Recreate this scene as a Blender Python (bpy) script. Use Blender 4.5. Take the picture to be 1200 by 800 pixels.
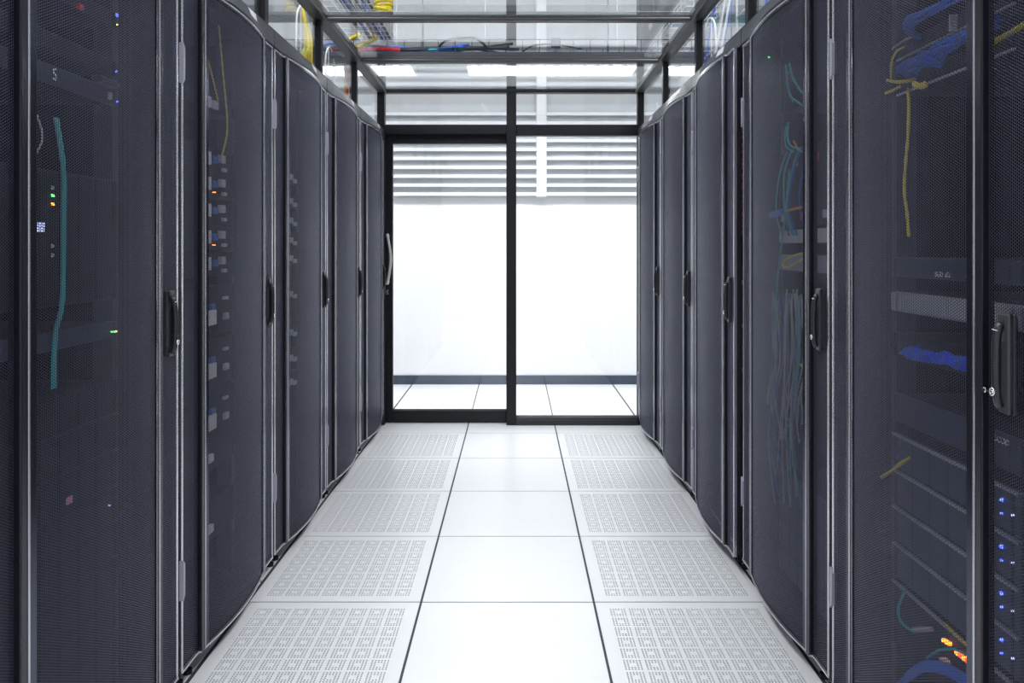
import bpy, math, random
import numpy as np
from mathutils import Vector, Matrix

random.seed(7)
for o in list(bpy.data.objects):
    bpy.data.objects.remove(o, do_unlink=True)
SC = bpy.context.scene
COL = SC.collection

# ------------------------------------------------------------------ camera
cam_d = bpy.data.cameras.new('camera')
cam = bpy.data.objects.new('camera', cam_d)
COL.objects.link(cam)
cam.location = (0, 0, 1.23)
cam.rotation_euler = (math.pi / 2, 0, 0)
cam_d.sensor_fit = 'HORIZONTAL'
cam_d.sensor_width = 36
cam_d.lens = 889 / 1200 * 36
cam_d.shift_x = -4 / 1200
cam_d.shift_y = -110 / 1200
cam_d.clip_start = 0.05
SC.camera = cam

# ------------------------------------------------------------------ world, exposure
world = bpy.data.worlds.new('world')
SC.world = world
world.use_nodes = True
world.node_tree.nodes['Background'].inputs[0].default_value = (0.8, 0.86, 1, 1)
world.node_tree.nodes['Background'].inputs[1].default_value = 0.05
SC.view_settings.view_transform = 'Standard'
SC.view_settings.look = 'None'
SC.view_settings.exposure = 0.0
SC.view_settings.gamma = 1.0
SC.view_settings.use_curve_mapping = False
SC.cycles.transparent_max_bounces = 24
SC.cycles.max_bounces = 10
SC.cycles.diffuse_bounces = 5
SC.cycles.glossy_bounces = 5
SC.cycles.sample_clamp_indirect = 6
PANEL_POWER = 22.5      # ceiling light diffusers of the hall
CORRIDOR_POWER = 38.0   # tubes of the corridor luminaires

# ------------------------------------------------------------------ materials
MATS = {}
def mat(name, col, rough=0.5, metal=0.0, spec=0.5, emit=None, strength=0.0, grain=0.0, scale=60.0, coat=0.0):
    if name in MATS:
        return MATS[name]
    m = bpy.data.materials.new(name)
    m.use_nodes = True
    nt = m.node_tree
    b = nt.nodes['Principled BSDF']
    b.inputs['Base Color'].default_value = (*col, 1)
    b.inputs['Roughness'].default_value = rough
    b.inputs['Metallic'].default_value = metal
    b.inputs['Specular IOR Level'].default_value = spec
    b.inputs['Coat Weight'].default_value = coat
    if emit:
        b.inputs['Emission Color'].default_value = (*emit, 1)
        b.inputs['Emission Strength'].default_value = strength
        m.cycles.emission_sampling = 'FRONT' if strength > 10 else 'NONE'
    if grain > 0:
        tc = nt.nodes.new('ShaderNodeTexCoord')
        n = nt.nodes.new('ShaderNodeTexNoise')
        n.inputs['Scale'].default_value = scale
        n.inputs['Detail'].default_value = 4
        mix = nt.nodes.new('ShaderNodeMix')
        mix.data_type = 'RGBA'
        mix.inputs['A'].default_value = (*[c * (1 - grain) for c in col], 1)
        mix.inputs['B'].default_value = (*[min(1, c * (1 + grain)) for c in col], 1)
        nt.links.new(tc.outputs['Object'], n.inputs['Vector'])
        nt.links.new(n.outputs['Fac'], mix.inputs['Factor'])
        nt.links.new(mix.outputs['Result'], b.inputs['Base Color'])
    MATS[name] = m
    return m

def glass_mat():
    m = bpy.data.materials.new('clear_glass')
    m.use_nodes = True
    nt = m.node_tree
    nt.nodes.clear()
    out = nt.nodes.new('ShaderNodeOutputMaterial')
    tr = nt.nodes.new('ShaderNodeBsdfTransparent')
    tr.inputs[0].default_value = (0.98, 0.985, 0.985, 1)
    gl = nt.nodes.new('ShaderNodeBsdfGlossy')
    gl.inputs['Roughness'].default_value = 0.0
    gl.inputs['Color'].default_value = (0.96, 0.98, 1, 1)
    lw = nt.nodes.new('ShaderNodeLayerWeight')
    lw.inputs['Blend'].default_value = 0.5
    pw = nt.nodes.new('ShaderNodeMath'); pw.operation = 'POWER'; pw.inputs[1].default_value = 5.0
    ma = nt.nodes.new('ShaderNodeMath'); ma.operation = 'MULTIPLY_ADD'
    ma.inputs[1].default_value = 0.96; ma.inputs[2].default_value = 0.04
    mx = nt.nodes.new('ShaderNodeMixShader')
    nt.links.new(lw.outputs['Facing'], pw.inputs[0])
    nt.links.new(pw.outputs[0], ma.inputs[0])
    nt.links.new(ma.outputs[0], mx.inputs[0])
    nt.links.new(tr.outputs[0], mx.inputs[1])
    nt.links.new(gl.outputs[0], mx.inputs[2])
    nt.links.new(mx.outputs[0], out.inputs[0])
    return m

GLASS = glass_mat()
M_WHITE = mat('white_wall_paint', (0.86, 0.87, 0.88), 0.6, grain=0.02, scale=8)
M_CEIL = mat('white_ceiling', (0.7, 0.71, 0.73), 0.7, grain=0.02, scale=12)
M_TILE = mat('white_laminate', (0.80, 0.81, 0.83), 0.32, grain=0.025, scale=25)
M_SLAB = mat('dark_subfloor', (0.045, 0.047, 0.062), 0.7, grain=0.2, scale=30)
M_DAMP = mat('grey_damper', (0.03, 0.031, 0.036), 0.6, grain=0.1, scale=40)
M_FRAME = mat('black_anodised_frame', (0.009, 0.010, 0.014), 0.42, spec=0.3, grain=0.12, scale=50)
M_BEAM = mat('dark_grey_beam', (0.022, 0.024, 0.028), 0.45, grain=0.08, scale=50)
M_PERF = mat('black_perforated_steel', (0.078, 0.082, 0.118), 0.30, metal=1.0, grain=0.12, scale=30)
M_DOOR = mat('dark_blue_grey_powdercoat', (0.012, 0.013, 0.020), 0.26, spec=0.4, grain=0.08, scale=60)
M_EDGE = mat('grey_door_trim', (0.62, 0.63, 0.68), 0.24, metal=0.9, grain=0.05, scale=60)
M_BEZEL = mat('blue_grey_top_bezel', (0.026, 0.028, 0.042), 0.35, grain=0.08, scale=50)
M_CAB = mat('black_cabinet_steel', (0.005, 0.0055, 0.007), 0.6, spec=0.1, grain=0.1, scale=30)
M_RAIL = mat('grey_mounting_rail', (0.02, 0.021, 0.025), 0.5, metal=0.2, grain=0.1)
M_HINGE = mat('light_grey_hinge', (0.36, 0.36, 0.42), 0.4, metal=0.2, grain=0.05)
M_HANDLE = mat('charcoal_handle', (0.035, 0.034, 0.043), 0.35, grain=0.06)
M_LEVER = mat('dark_lever', (0.020, 0.021, 0.026), 0.3, grain=0.06)
M_CHROME = mat('chrome', (0.82, 0.82, 0.85), 0.15, metal=1.0)
M_RUBBER = mat('black_rubber', (0.008, 0.008, 0.009), 0.6)
M_LABEL = mat('white_label', (0.75, 0.75, 0.78), 0.5, grain=0.06, scale=90)
M_GREYTXT = mat('grey_print', (0.3, 0.3, 0.34), 0.6)
M_SKIRT = mat('glossy_dark_skirting', (0.022, 0.036, 0.066), 0.08, spec=0.6, coat=0.2)
M_SLAT = mat('white_slat', (0.86, 0.87, 0.88), 0.5, grain=0.02)
M_LOUV = mat('grey_shade_backing', (0.56, 0.595, 0.625), 0.5, grain=0.06, scale=5)  # grey colour holds the shade seen between the slats
M_GALV = mat('galvanised_wire', (0.62, 0.64, 0.66), 0.4, metal=0.4)
M_WIREW = mat('white_wire', (0.85, 0.86, 0.88), 0.4)
M_TRAYD = mat('dark_tray', (0.035, 0.045, 0.07), 0.5, grain=0.15)
M_STEEL = mat('stainless_steel', (0.78, 0.77, 0.74), 0.28, metal=0.9)
M_SERV = mat('dark_server_front', (0.008, 0.009, 0.012), 0.5, spec=0.15, grain=0.15, scale=80)
M_SERVB = mat('blue_grey_server_front', (0.034, 0.047, 0.078), 0.4, spec=0.3, grain=0.12, scale=80)
M_SILV = mat('silver_server_front', (0.42, 0.44, 0.50), 0.4, metal=0.3, grain=0.1, scale=90)
M_GBOX = mat('light_grey_device', (0.55, 0.56, 0.60), 0.5, grain=0.05)
M_BLUEC = mat('blue_cable_jacket', (0.02, 0.12, 0.62), 0.45, grain=0.1)
M_BLUE2 = mat('vivid_blue_jacket', (0.015, 0.09, 0.80), 0.45, grain=0.1)
M_YELC = mat('yellow_fibre_jacket', (0.75, 0.62, 0.02), 0.45, grain=0.08)
M_TEAL = mat('teal_fibre_jacket', (0.02, 0.42, 0.45), 0.45, grain=0.1)
M_GREYC = mat('grey_cable_jacket', (0.42, 0.43, 0.48), 0.5, grain=0.1)
M_REDC = mat('red_cable_jacket', (0.85, 0.015, 0.03), 0.45, grain=0.1)
M_BLKC = mat('black_cable_jacket', (0.012, 0.013, 0.016), 0.5)
M_ORGC = mat('orange_tag', (0.85, 0.30, 0.03), 0.5)
M_PINK = mat('pink_label', (0.6, 0.25, 0.4), 0.5)
M_PORT = mat('black_port', (0.004, 0.004, 0.005), 0.6)
M_BLUT = mat('blue_latch', (0.06, 0.14, 0.50), 0.45)
M_LED_B = mat('led_blue', (0.02, 0.02, 0.3), emit=(0.06, 0.10, 1.0), strength=7)
M_LED_G = mat('led_green', (0.02, 0.3, 0.02), emit=(0.15, 1.0, 0.2), strength=4)
M_LED_R = mat('led_red', (0.3, 0.02, 0.02), emit=(1.0, 0.08, 0.02), strength=4)
M_LED_O = mat('led_orange', (0.3, 0.1, 0.02), emit=(1.0, 0.28, 0.03), strength=5)
M_LED_Y = mat('led_yellow', (0.3, 0.25, 0.02), emit=(1.0, 0.85, 0.2), strength=3)
M_LED_W = mat('lit_display', (0.1, 0.1, 0.2), emit=(0.55, 0.62, 1.0), strength=1.6)
M_DIFF = mat('light_diffuser', (0.9, 0.9, 0.9), emit=(0.97, 0.975, 1.0), strength=PANEL_POWER)
M_TUBE = mat('lit_tube', (0.9, 0.9, 0.9), emit=(0.97, 0.985, 1.0), strength=CORRIDOR_POWER)
M_BLADE = mat('white_louvre_blade', (0.85, 0.86, 0.87), 0.45)

# ------------------------------------------------------------------ mesh helpers
class MB:
    def __init__(s):
        s.v = []; s.f = []
    def add(s, vs, fs):
        n = len(s.v)
        s.v += [tuple(p) for p in vs]
        s.f += [tuple(i + n for i in f) for f in fs]
        return s
    def box(s, x0, x1, y0, y1, z0, z1, c=0.0):
        if x0 > x1: x0, x1 = x1, x0
        if y0 > y1: y0, y1 = y1, y0
        if z0 > z1: z0, z1 = z1, z0
        if c <= 0:
            s.add([(x0,y0,z0),(x1,y0,z0),(x1,y1,z0),(x0,y1,z0),(x0,y0,z1),(x1,y0,z1),(x1,y1,z1),(x0,y1,z1)],
                  [(0,3,2,1),(4,5,6,7),(0,1,5,4),(1,2,6,5),(2,3,7,6),(3,0,4,7)])
            return s
        c = min(c, (x1-x0)*.49, (y1-y0)*.49, (z1-z0)*.49)
        lo = (x0,y0,z0); hi = (x1,y1,z1)
        idx = {}; vs = []
        for sx in (0,1):
            for sy in (0,1):
                for sz in (0,1):
                    for ax in range(3):
                        p = [0,0,0]
                        for a, sg in enumerate((sx,sy,sz)):
                            base = hi[a] if sg else lo[a]
                            if a != ax: base += -c if sg else c
                            p[a] = base
                        idx[(sx,sy,sz,ax)] = len(vs); vs.append(p)
        fs = []
        def q(*k): fs.append(tuple(idx[i] for i in k))
        for ax in range(3):
            for sg in (0,1):
                o1, o2 = (ax+1) % 3, (ax+2) % 3
                r = []
                for a, b in ((0,0),(1,0),(1,1),(0,1)):
                    k = [0,0,0]; k[ax] = sg; k[o1] = a; k[o2] = b
                    r.append((*k, ax))
                if not sg: r.reverse()
                q(*r)
        for ax in range(3):
            o1, o2 = (ax+1) % 3, (ax+2) % 3
            for a in (0,1):
                for b in (0,1):
                    def k(t, face):
                        kk = [0,0,0]; kk[ax] = t; kk[o1] = a; kk[o2] = b
                        return (*kk, face)
                    r = [k(0,o1), k(1,o1), k(1,o2), k(0,o2)]
                    if (a + b) % 2 == 1: r.reverse()
                    q(*r)
        for sx in (0,1):
            for sy in (0,1):
                for sz in (0,1):
                    r = [(sx,sy,sz,0),(sx,sy,sz,1),(sx,sy,sz,2)]
                    if (sx+sy+sz) % 2 == 0: r.reverse()
                    q(*r)
        s.add(vs, fs)
        return s
    def prism(s, prof, z0, z1, cap=True):
        n = len(prof)
        vs = [(p[0], p[1], z0) for p in prof] + [(p[0], p[1], z1) for p in prof]
        fs = [(i, (i+1) % n, n + (i+1) % n, n + i) for i in range(n)]
        if cap:
            fs += [tuple(range(n-1, -1, -1)), tuple(range(n, 2*n))]
        s.add(vs, fs); return s
    def tube(s, pts, r, n=6, smooth=0):
        pts = [Vector(p) for p in pts]
        if smooth and len(pts) > 2:
            out = []
            for i in range(len(pts)-1):
                p0 = pts[max(i-1,0)]; p1 = pts[i]; p2 = pts[i+1]; p3 = pts[min(i+2,len(pts)-1)]
                for k in range(smooth):
                    t = k/smooth
                    out.append(0.5*((2*p1)+(-p0+p2)*t+(2*p0-5*p1+4*p2-p3)*t*t+(-p0+3*p1-3*p2+p3)*t**3))
            out.append(pts[-1]); pts = out
        rings = []
        up = Vector((0,0,1))
        prev = None
        for i, p in enumerate(pts):
            d = (pts[min(i+1,len(pts)-1)] - pts[max(i-1,0)])
            if d.length < 1e-9: d = Vector((0,0,1))
            d.normalize()
            if prev is None:
                a = d.cross(Vector((0.31,0.2,0.93)) if abs(d.z) < .9 else Vector((1,0,0))).normalized()
            else:
                a = (prev - d*prev.dot(d))
                a = a.normalized() if a.length > 1e-6 else d.orthogonal().normalized()
            prev = a
            b = d.cross(a)
            rings.append([p + (a*math.cos(2*math.pi*k/n) + b*math.sin(2*math.pi*k/n))*r for k in range(n)])
        vs = [q for rg in rings for q in rg]
        fs = []
        for i in range(len(rings)-1):
            for k in range(n):
                fs.append((i*n+k, i*n+(k+1)%n, (i+1)*n+(k+1)%n, (i+1)*n+k))
        fs.append(tuple(range(n-1,-1,-1)))
        fs.append(tuple((len(rings)-1)*n+k for k in range(n)))
        s.add(vs, fs); return s
    def torus(s, c, axis, R, r, N=16, n=6):
        c = Vector(c); ax = Vector(axis).normalized(); u = ax.orthogonal().normalized(); w = ax.cross(u)
        vs = []; fs = []
        for i in range(N):
            d = u*math.cos(2*math.pi*i/N) + w*math.sin(2*math.pi*i/N)
            for k in range(n):
                t = 2*math.pi*k/n
                vs.append(c + d*(R + r*math.cos(t)) + ax*(r*math.sin(t)))
        for i in range(N):
            for k in range(n):
                fs.append((i*n+k, ((i+1)%N)*n+k, ((i+1)%N)*n+(k+1)%n, i*n+(k+1)%n))
        s.add(vs, fs); return s
    def mesh(s, name, m, smooth=False):
        me = bpy.data.meshes.new(name)
        me.from_pydata(s.v, [], s.f)
        me.materials.append(m)
        if smooth:
            me.polygons.foreach_set('use_smooth', [True]*len(me.polygons))
        me.update()
        return me
    def build(s, name, m, parent=None, loc=None, smooth=False):
        return obj(name, s.mesh(name, m, smooth), parent, loc)

def obj(name, me, parent=None, loc=None):
    o = bpy.data.objects.new(name, me)
    COL.objects.link(o)
    if loc is not None: o.location = loc
    if parent is not None: o.parent = parent
    return o
def tag(o, label, cat, group=None):
    o['label'] = label; o['category'] = cat
    if group: o['group'] = group
    return o
def thing(name, label, cat, loc=(0,0,0), rz=0, group=None):
    o = bpy.data.objects.new(name, None)
    COL.objects.link(o)
    o.empty_display_size = 0.05
    o.location = loc; o.rotation_euler = (0,0,rz)
    return tag(o, label, cat, group)
def struct(o):
    o['kind'] = 'structure'; return o
def dup(o, parent=None):
    c = o.copy(); COL.objects.link(c)
    if parent is not None: c.parent = parent
    for ch in list(o.children): dup(ch, c)
    return c
def text_part(name, txt, size, m, parent, matrix):
    cu = bpy.data.curves.new(name, 'FONT')
    cu.body = txt; cu.size = size; cu.extrude = 0.0004
    cu.align_x = 'CENTER'; cu.align_y = 'CENTER'
    cu.materials.append(m)
    tmp = bpy.data.objects.new('tmp_text', cu)
    COL.objects.link(tmp)
    me = bpy.data.meshes.new_from_object(tmp.evaluated_get(bpy.context.evaluated_depsgraph_get()))
    bpy.data.objects.remove(tmp, do_unlink=True)
    me.name = name
    me.materials.clear(); me.materials.append(m)
    o = bpy.data.objects.new(name, me)
    COL.objects.link(o)
    o.parent = parent
    o.matrix_local = matrix
    return o

# ------------------------------------------------------------------ room shell
RX, RY0, RY1, RZ = 3.4, -2.8, 6.834, 3.8
FL = struct(MB().box(-RX-.1, RX+.1, RY0-.1, RY1+.1, -0.20, -0.0026).build('floor', M_SLAB))

def plain_tile_mesh():
    return MB().box(.004, .596, .0032, .5968, -.0026, 0, .0008).mesh('tile', M_TILE)

def perforated_tile_mesh():
    lo, hi = 0.042, 0.558
    def lines(a0, a1):
        cuts = [a0]; kinds = []
        n = 8; pitch = (hi-lo)/n; hp = pitch*0.145; hs = hp*0.56
        for b in range(n):
            st = lo + b*pitch + (pitch - 5*hp - hs)/2
            for k in range(6):
                cuts.append(st + k*hp); kinds.append(None)
                cuts.append(st + k*hp + hs); kinds.append(k)
        cuts.append(a1); kinds.append(None)
        return cuts, kinds
    cx, kx = lines(.004, .596); cy, ky = lines(.0032, .5968)
    nx, ny = len(cx), len(cy)
    v = [(cx[i], cy[j], 0) for j in range(ny) for i in range(nx)]
    v += [(cx[i], cy[j], -.0026) for j in range(ny) for i in range(nx)]
    N = nx*ny
    f = []
    for j in range(ny-1):
        for i in range(nx-1):
            a, b, c, d = j*nx+i, j*nx+i+1, (j+1)*nx+i+1, (j+1)*nx+i
            hole = kx[i] is not None and ky[j] is not None and not (kx[i] in (2,3) and ky[j] in (2,3))
            if not hole:
                f.append((a,b,c,d))
            else:
                f += [(a,d,d+N,a+N),(d,c,c+N,d+N),(c,b,b+N,c+N),(b,a,a+N,b+N)]
    for i in range(nx-1):
        f.append((i, i+N, i+1+N, i+1)); t = (ny-1)*nx
        f.append((t+i, t+i+1, t+i+1+N, t+i+N))
    for j in range(ny-1):
        f.append((j*nx, (j+1)*nx, (j+1)*nx+N, j*nx+N)); t = nx-1
        f.append((j*nx+t, j*nx+t+N, (j+1)*nx+t+N, (j+1)*nx+t))
    me = bpy.data.meshes.new('perforated_tile')
    me.from_pydata(v, [], f); me.materials.append(M_TILE); me.update()
    return me

TM, PM = plain_tile_mesh(), perforated_tile_mesh()
TX0, TY0 = -0.9275, 0.834
for k in range(-4, 7):
    for j in range(-6, 10):
        x, y = TX0 + .6*k + (-.005 if k < 0 else .005 if k > 2 else 0), TY0 + .6*j
        perf = k in (0, 2) and 0 <= j <= 6
        o = obj('perforated_tile' if perf else 'tile', PM if perf else TM, FL, (x, y, 0))

struct(MB().box(-RX-.1, RX+.1, RY0-.1, RY1+.1, RZ, RZ+.1).build('ceiling', M_CEIL))
struct(MB().box(-RX-.1, -RX, RY0, RY1, -.03, RZ).build('wall_left', M_WHITE))
struct(MB().box(RX, RX+.1, RY0, RY1, -.03, RZ).build('wall_right', M_WHITE))
struct(MB().box(-RX-.1, RX+.1, RY0-.1, RY0, -.03, RZ).build('wall_front', M_WHITE))
wb = struct(MB().box(-RX-.1, RX+.1, RY1, RY1+.1, -.03, RZ).build('wall_back', M_WHITE))
# clad panels in shallow courses on the wall above the blind
pm = MB().box(-RX, RX, -.008, 0, 0, .148, .003).mesh('wall_panel', mat('pale_grey_cladding', (0.52, 0.535, 0.545), 0.5, grain=0.03, scale=6))
for k in range(-1, 8):
    if abs(2.66 + .15*k - 3.26) > .01:
        obj('wall_panel', pm, wb, (0, RY1, 2.66 + .15*k))
struct(MB().box(-RX, RX, RY1-.012, RY1, 3.26, 3.408, .003).build('trim_1', mat('grey_wall_trim', (0.25, 0.27, 0.30), 0.5, grain=0.04)))
struct(MB().box(-RX, RX, RY1-.014, RY1, 0.0, .081, .003).build('baseboard_back', M_SKIRT))

# ------------------------------------------------------------------ lights of the place
dif = MB().add([(-.29,-.59,-.012),(-.29,.59,-.012),(.29,.59,-.012),(.29,-.59,-.012)], [(0,1,2,3)])
difm = dif.mesh('diffuser', M_DIFF)
fr = MB().box(-.31,-.29,-.61,.61,-.03,-.001).box(.29,.31,-.61,.61,-.03,-.001).box(-.29,.29,-.61,-.59,-.03,-.001).box(-.29,.29,.59,.61,-.03,-.001)
frm = fr.mesh('light_frame', M_WHITE)
for (lx, ly) in [(x, y) for x in (-1.1, 1.1) for y in (.4, 2.3, 4.2)]:
    t = thing('ceiling_light', 'flat white ceiling light panel above the rack aisle', 'light', (lx, ly, RZ), 0, 'ceiling light panels of the hall')
    obj('light_frame', frm, t); obj('diffuser', difm, t)

# corridor luminaires: open louvred fittings hung across the far corridor
hm = MB()
hm.box(-.63,.63,-.16,.16,.075,.085).box(-.63,.63,-.165,-.155,0,.085).box(-.63,.63,.155,.165,0,.085).box(-.635,-.625,-.165,.165,0,.085).box(.625,.635,-.165,.165,0,.085)
hmm = hm.mesh('housing', M_WHITE)
tbm = MB().add([(-.61,-.15,.062),(-.61,.15,.062),(.61,.15,.062),(.61,-.15,.062)], [(0,1,2,3)]).mesh('diffuser', M_TUBE)
blm = MB().prism([(-.003,-.15),(.003,-.15),(.003,.15),(-.003,.15)], .0, .055).mesh('blade', M_BLADE)
rodm = MB().tube([(0,0,.085),(0,0,RZ-2.565)], .004, 6).mesh('rod', M_GALV)
for n_, (lx, lab) in enumerate([(-1.40, 'louvred white tube luminaire over the far corridor, left one'), (.27, 'louvred white tube luminaire over the far corridor, middle one'), (1.85, 'louvred white tube luminaire over the far corridor, right one')]):
    t = thing('tube_luminaire', lab, 'light', (lx, 5.74, 2.565), 0, 'tube luminaires over the far corridor')
    obj('housing', hmm, t)
    obj('diffuser', tbm, t)
    for k in range(12): obj('blade', blm, t, (-.55 + .1*k, 0, 0))
    for xx in (-.5, .5): obj('rod', rodm, t, (xx, 0, 0))

# ------------------------------------------------------------------ far wall: blind, column
t = thing('slatted_blind', 'white horizontal slat blind high on the far corridor wall', 'blind', (0, RY1, 1.68))
MB().box(-1.25, 1.25, -.02, -.001, 0, .835, .002).build('shade_backing', M_LOUV, t)  # grey sheet standing in for shade between and above the slats
sl = MB()
prof = [(-.085,0),(-.079,-.004),(-.079,.026),(-.02,.034),(-.02,.030),(-.075,.020),(-.079,.0)]
def slat_mesh():
    m_ = MB()
    pr = [(-.085, .0), (-.085, .025), (-.081, .028), (-.021, .035), (-.021, .031), (-.079, .023), (-.080, .0)]
    vs = [(-1.25, y, z) for y, z in pr] + [(1.25, y, z) for y, z in pr]
    n = len(pr)
    m_.add(vs, [(i, n+i, n+(i+1) % n, (i+1) % n) for i in range(n)] + [tuple(range(n)), tuple(range(2*n-1, n-1, -1))])
    return m_.mesh('slat', M_SLAT)
sm = slat_mesh()
for k in range(10):
    obj('slat', sm, t, (0, 0, .012 + .0793*k))
MB().box(-1.27,-1.25,-.09,-.001,-.01,.845,.002).build('side_channel', M_SLAT, t)
MB().box(1.25,1.27,-.09,-.001,-.01,.845,.002).build('side_channel', M_SLAT, t)
MB().box(.187, .277, -.10, -.001, .0, RZ-1.68-.002, .006).build('mullion', M_WHITE, t)

# ------------------------------------------------------------------ glass partition at the end of the aisle
PY = 5.25
XL0, XL1, XR0, XR1 = -.957, -.907, .847, .892
ZB0, ZB1 = 2.302, 2.346
p = thing('glass_partition', 'black framed glass partition closing the far end of the aisle', 'partition', (0, PY, 0))
MB().box(XL0, XL1, 0, .06, 0, ZB1, .003).build('post', M_FRAME, p)
MB().box(XR0, XR1, 0, .06, 0, ZB1, .003).build('post', M_FRAME, p)
MB().box(-.062, .006, 0, .06, 0, ZB0, .003).build('mullion', M_FRAME, p)
MB().box(XL1, XR0, 0, .06, ZB0, ZB1, .003).build('head_rail', M_FRAME, p)
MB().box(XL1, -.062, 0, .06, 2.018, 2.081, .003).build('transom_rail', M_FRAME, p)
MB().box(.006, XR0, 0, .06, 2.005, 2.081, .003).build('transom_rail', M_FRAME, p)
b = MB().box(.006, XR0, .004, .06, 0, .052, .003)
b.prism([(.006,.0),(XR0,.0),(XR0,.05),(.006,.05)], .0, .036)
b.add([(.006,0,.036),(XR0,0,.036),(XR0,.03,.061),(.006,.03,.061),(.006,.05,.061),(XR0,.05,.061),(XR0,.05,.03),(.006,.05,.03)],
      [(0,1,2,3),(3,2,5,4),(4,5,6,7)])
b.build('sill_rail', M_BEAM, p)
MB().box(XL1, -.062, .026, .034, 2.079, ZB0+.003).build('glass_pane', GLASS, p)
MB().box(.006, XR0, .026, .034, 2.079, ZB0+.003).build('glass_pane', GLASS, p)
MB().box(.006, XR0, .026, .034, .055, 2.008).build('glass_pane', GLASS, p)
g = MB()
for k in range(3):
    x = -.235 + .012*k
    g.add([(x,.0255,2.235-.01*k),(x+.006,.0255,2.235-.01*k),(x+.024,.0255,2.180-.006*k),(x+.018,.0255,2.180-.006*k)], [(0,1,2,3)])
g.build('slanted_strokes', M_LABEL, p)  # three pale slanted strokes on the transom glass

d = thing('sliding_door', 'black framed sliding glass door behind the left half of the partition', 'door', (0, PY+.066, 0))
MB().box(-.945, -.861, 0, .04, .004, 2.05, .003).build('stile', M_FRAME, d)
MB().box(-.064, .0, 0, .04, .004, 2.05, .003).build('stile', M_FRAME, d)
MB().box(-.861, -.064, 0, .04, 1.958, 2.05, .003).build('top_rail', M_FRAME, d)
MB().box(-.861, -.064, 0, .04, .004, .088, .003).add([(-.861,0,.088),(-.064,0,.088),(-.064,.018,.096),(-.861,.018,.096)], [(0,1,2,3)])
b = MB().box(-.861, -.064, 0, .04, .004, .088, .003)
b.add([(-.861,.001,.086),(-.064,.001,.086),(-.064,.016,.097),(-.861,.016,.097)], [(0,1,2,3)])
b.build('bottom_rail', M_FRAME, d)
MB().box(-.865, -.060, .016, .024, .08, 1.965).build('glass_pane', GLASS, d)
h = MB().tube([(-.893,-.002,1.31),(-.893,-.045,1.31)], .012, 10)
h.tube([(-.893,-.002,.99),(-.893,-.045,.99)], .012, 10)
hd = h.build('handle_mount', M_STEEL, d, smooth=True)
MB().tube([(-.893,-.045,1.325),(-.884,-.047,1.28),(-.873,-.05,1.21),(-.869,-.05,1.15),(-.873,-.05,1.09),(-.884,-.047,1.02),(-.893,-.045,.975)], .0115, 10, smooth=5).build('pull_handle', M_STEEL, d, smooth=True)
MB().box(-.905,-.885,-.006,.0,.90,.935,.003).build('door_lock', M_CHROME, d)

# ------------------------------------------------------------------ glass roof and side glazing above the racks
YB = [1.2, 2.0, 2.8, 3.6, 4.4, 5.25]
r = thing('glass_roof', 'framed glass roof over the aisle between the rack rows', 'roof', (0, 0, ZB0))
MB().box(-.955, -.889, .7, PY, 0, .05, .004).build('long_beam', M_BEAM, r)
MB().box(.829, .892, .7, PY, 0, .05, .004).build('long_beam', M_BEAM, r)
crossm = MB().box(-.889, .829, -.026, .026, .0, .013, .003).box(-.889,.829,-.012,.012,.019,.045,.002).mesh('cross_bar', M_BEAM)
for y in YB[:-1]:
    obj('cross_bar', crossm, r, (0, y, 0))
for y0, y1 in zip([.7]+YB[:-1], YB):
    MB().box(-.889, .829, y0+.004, y1-.004, .013, .019).build('glass_pane', GLASS, r)
for side, xg, name in ((-1, -.937, 'left'), (1, .873, 'right')):
    s_ = thing('side_glazing', 'black posted clerestory glass strip on top of the %s rack row' % name, 'glazing', (xg, 0, 2.05))
    MB().box(-.02, .02, .7, PY, 0, .010, .002).build('sill', M_FRAME, s_)
    for y in YB[:-1]:
        MB().box(-.02, .02, y-.02, y+.02, .010, ZB0-2.05, .002).build('post', M_FRAME, s_)
    for y0, y1 in zip([.7]+YB[:-1], YB):
        MB().box(-.004, .004, y0+(.02 if y0 > .8 else 0), y1-(.02 if y1 < 5 else 0), .010, ZB0-2.05).build('glass_pane', GLASS, s_)

# ------------------------------------------------------------------ server rack prototype (front = -y, width = x)
ZD0, ZD1 = .065, 1.982
AS, AP, SAG = .256, .008, .024
def arc(s): return AP + SAG*(1-(s/AS)**2)
HX, HYY = -.389, .02      # hinge line: origin of the door

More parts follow.
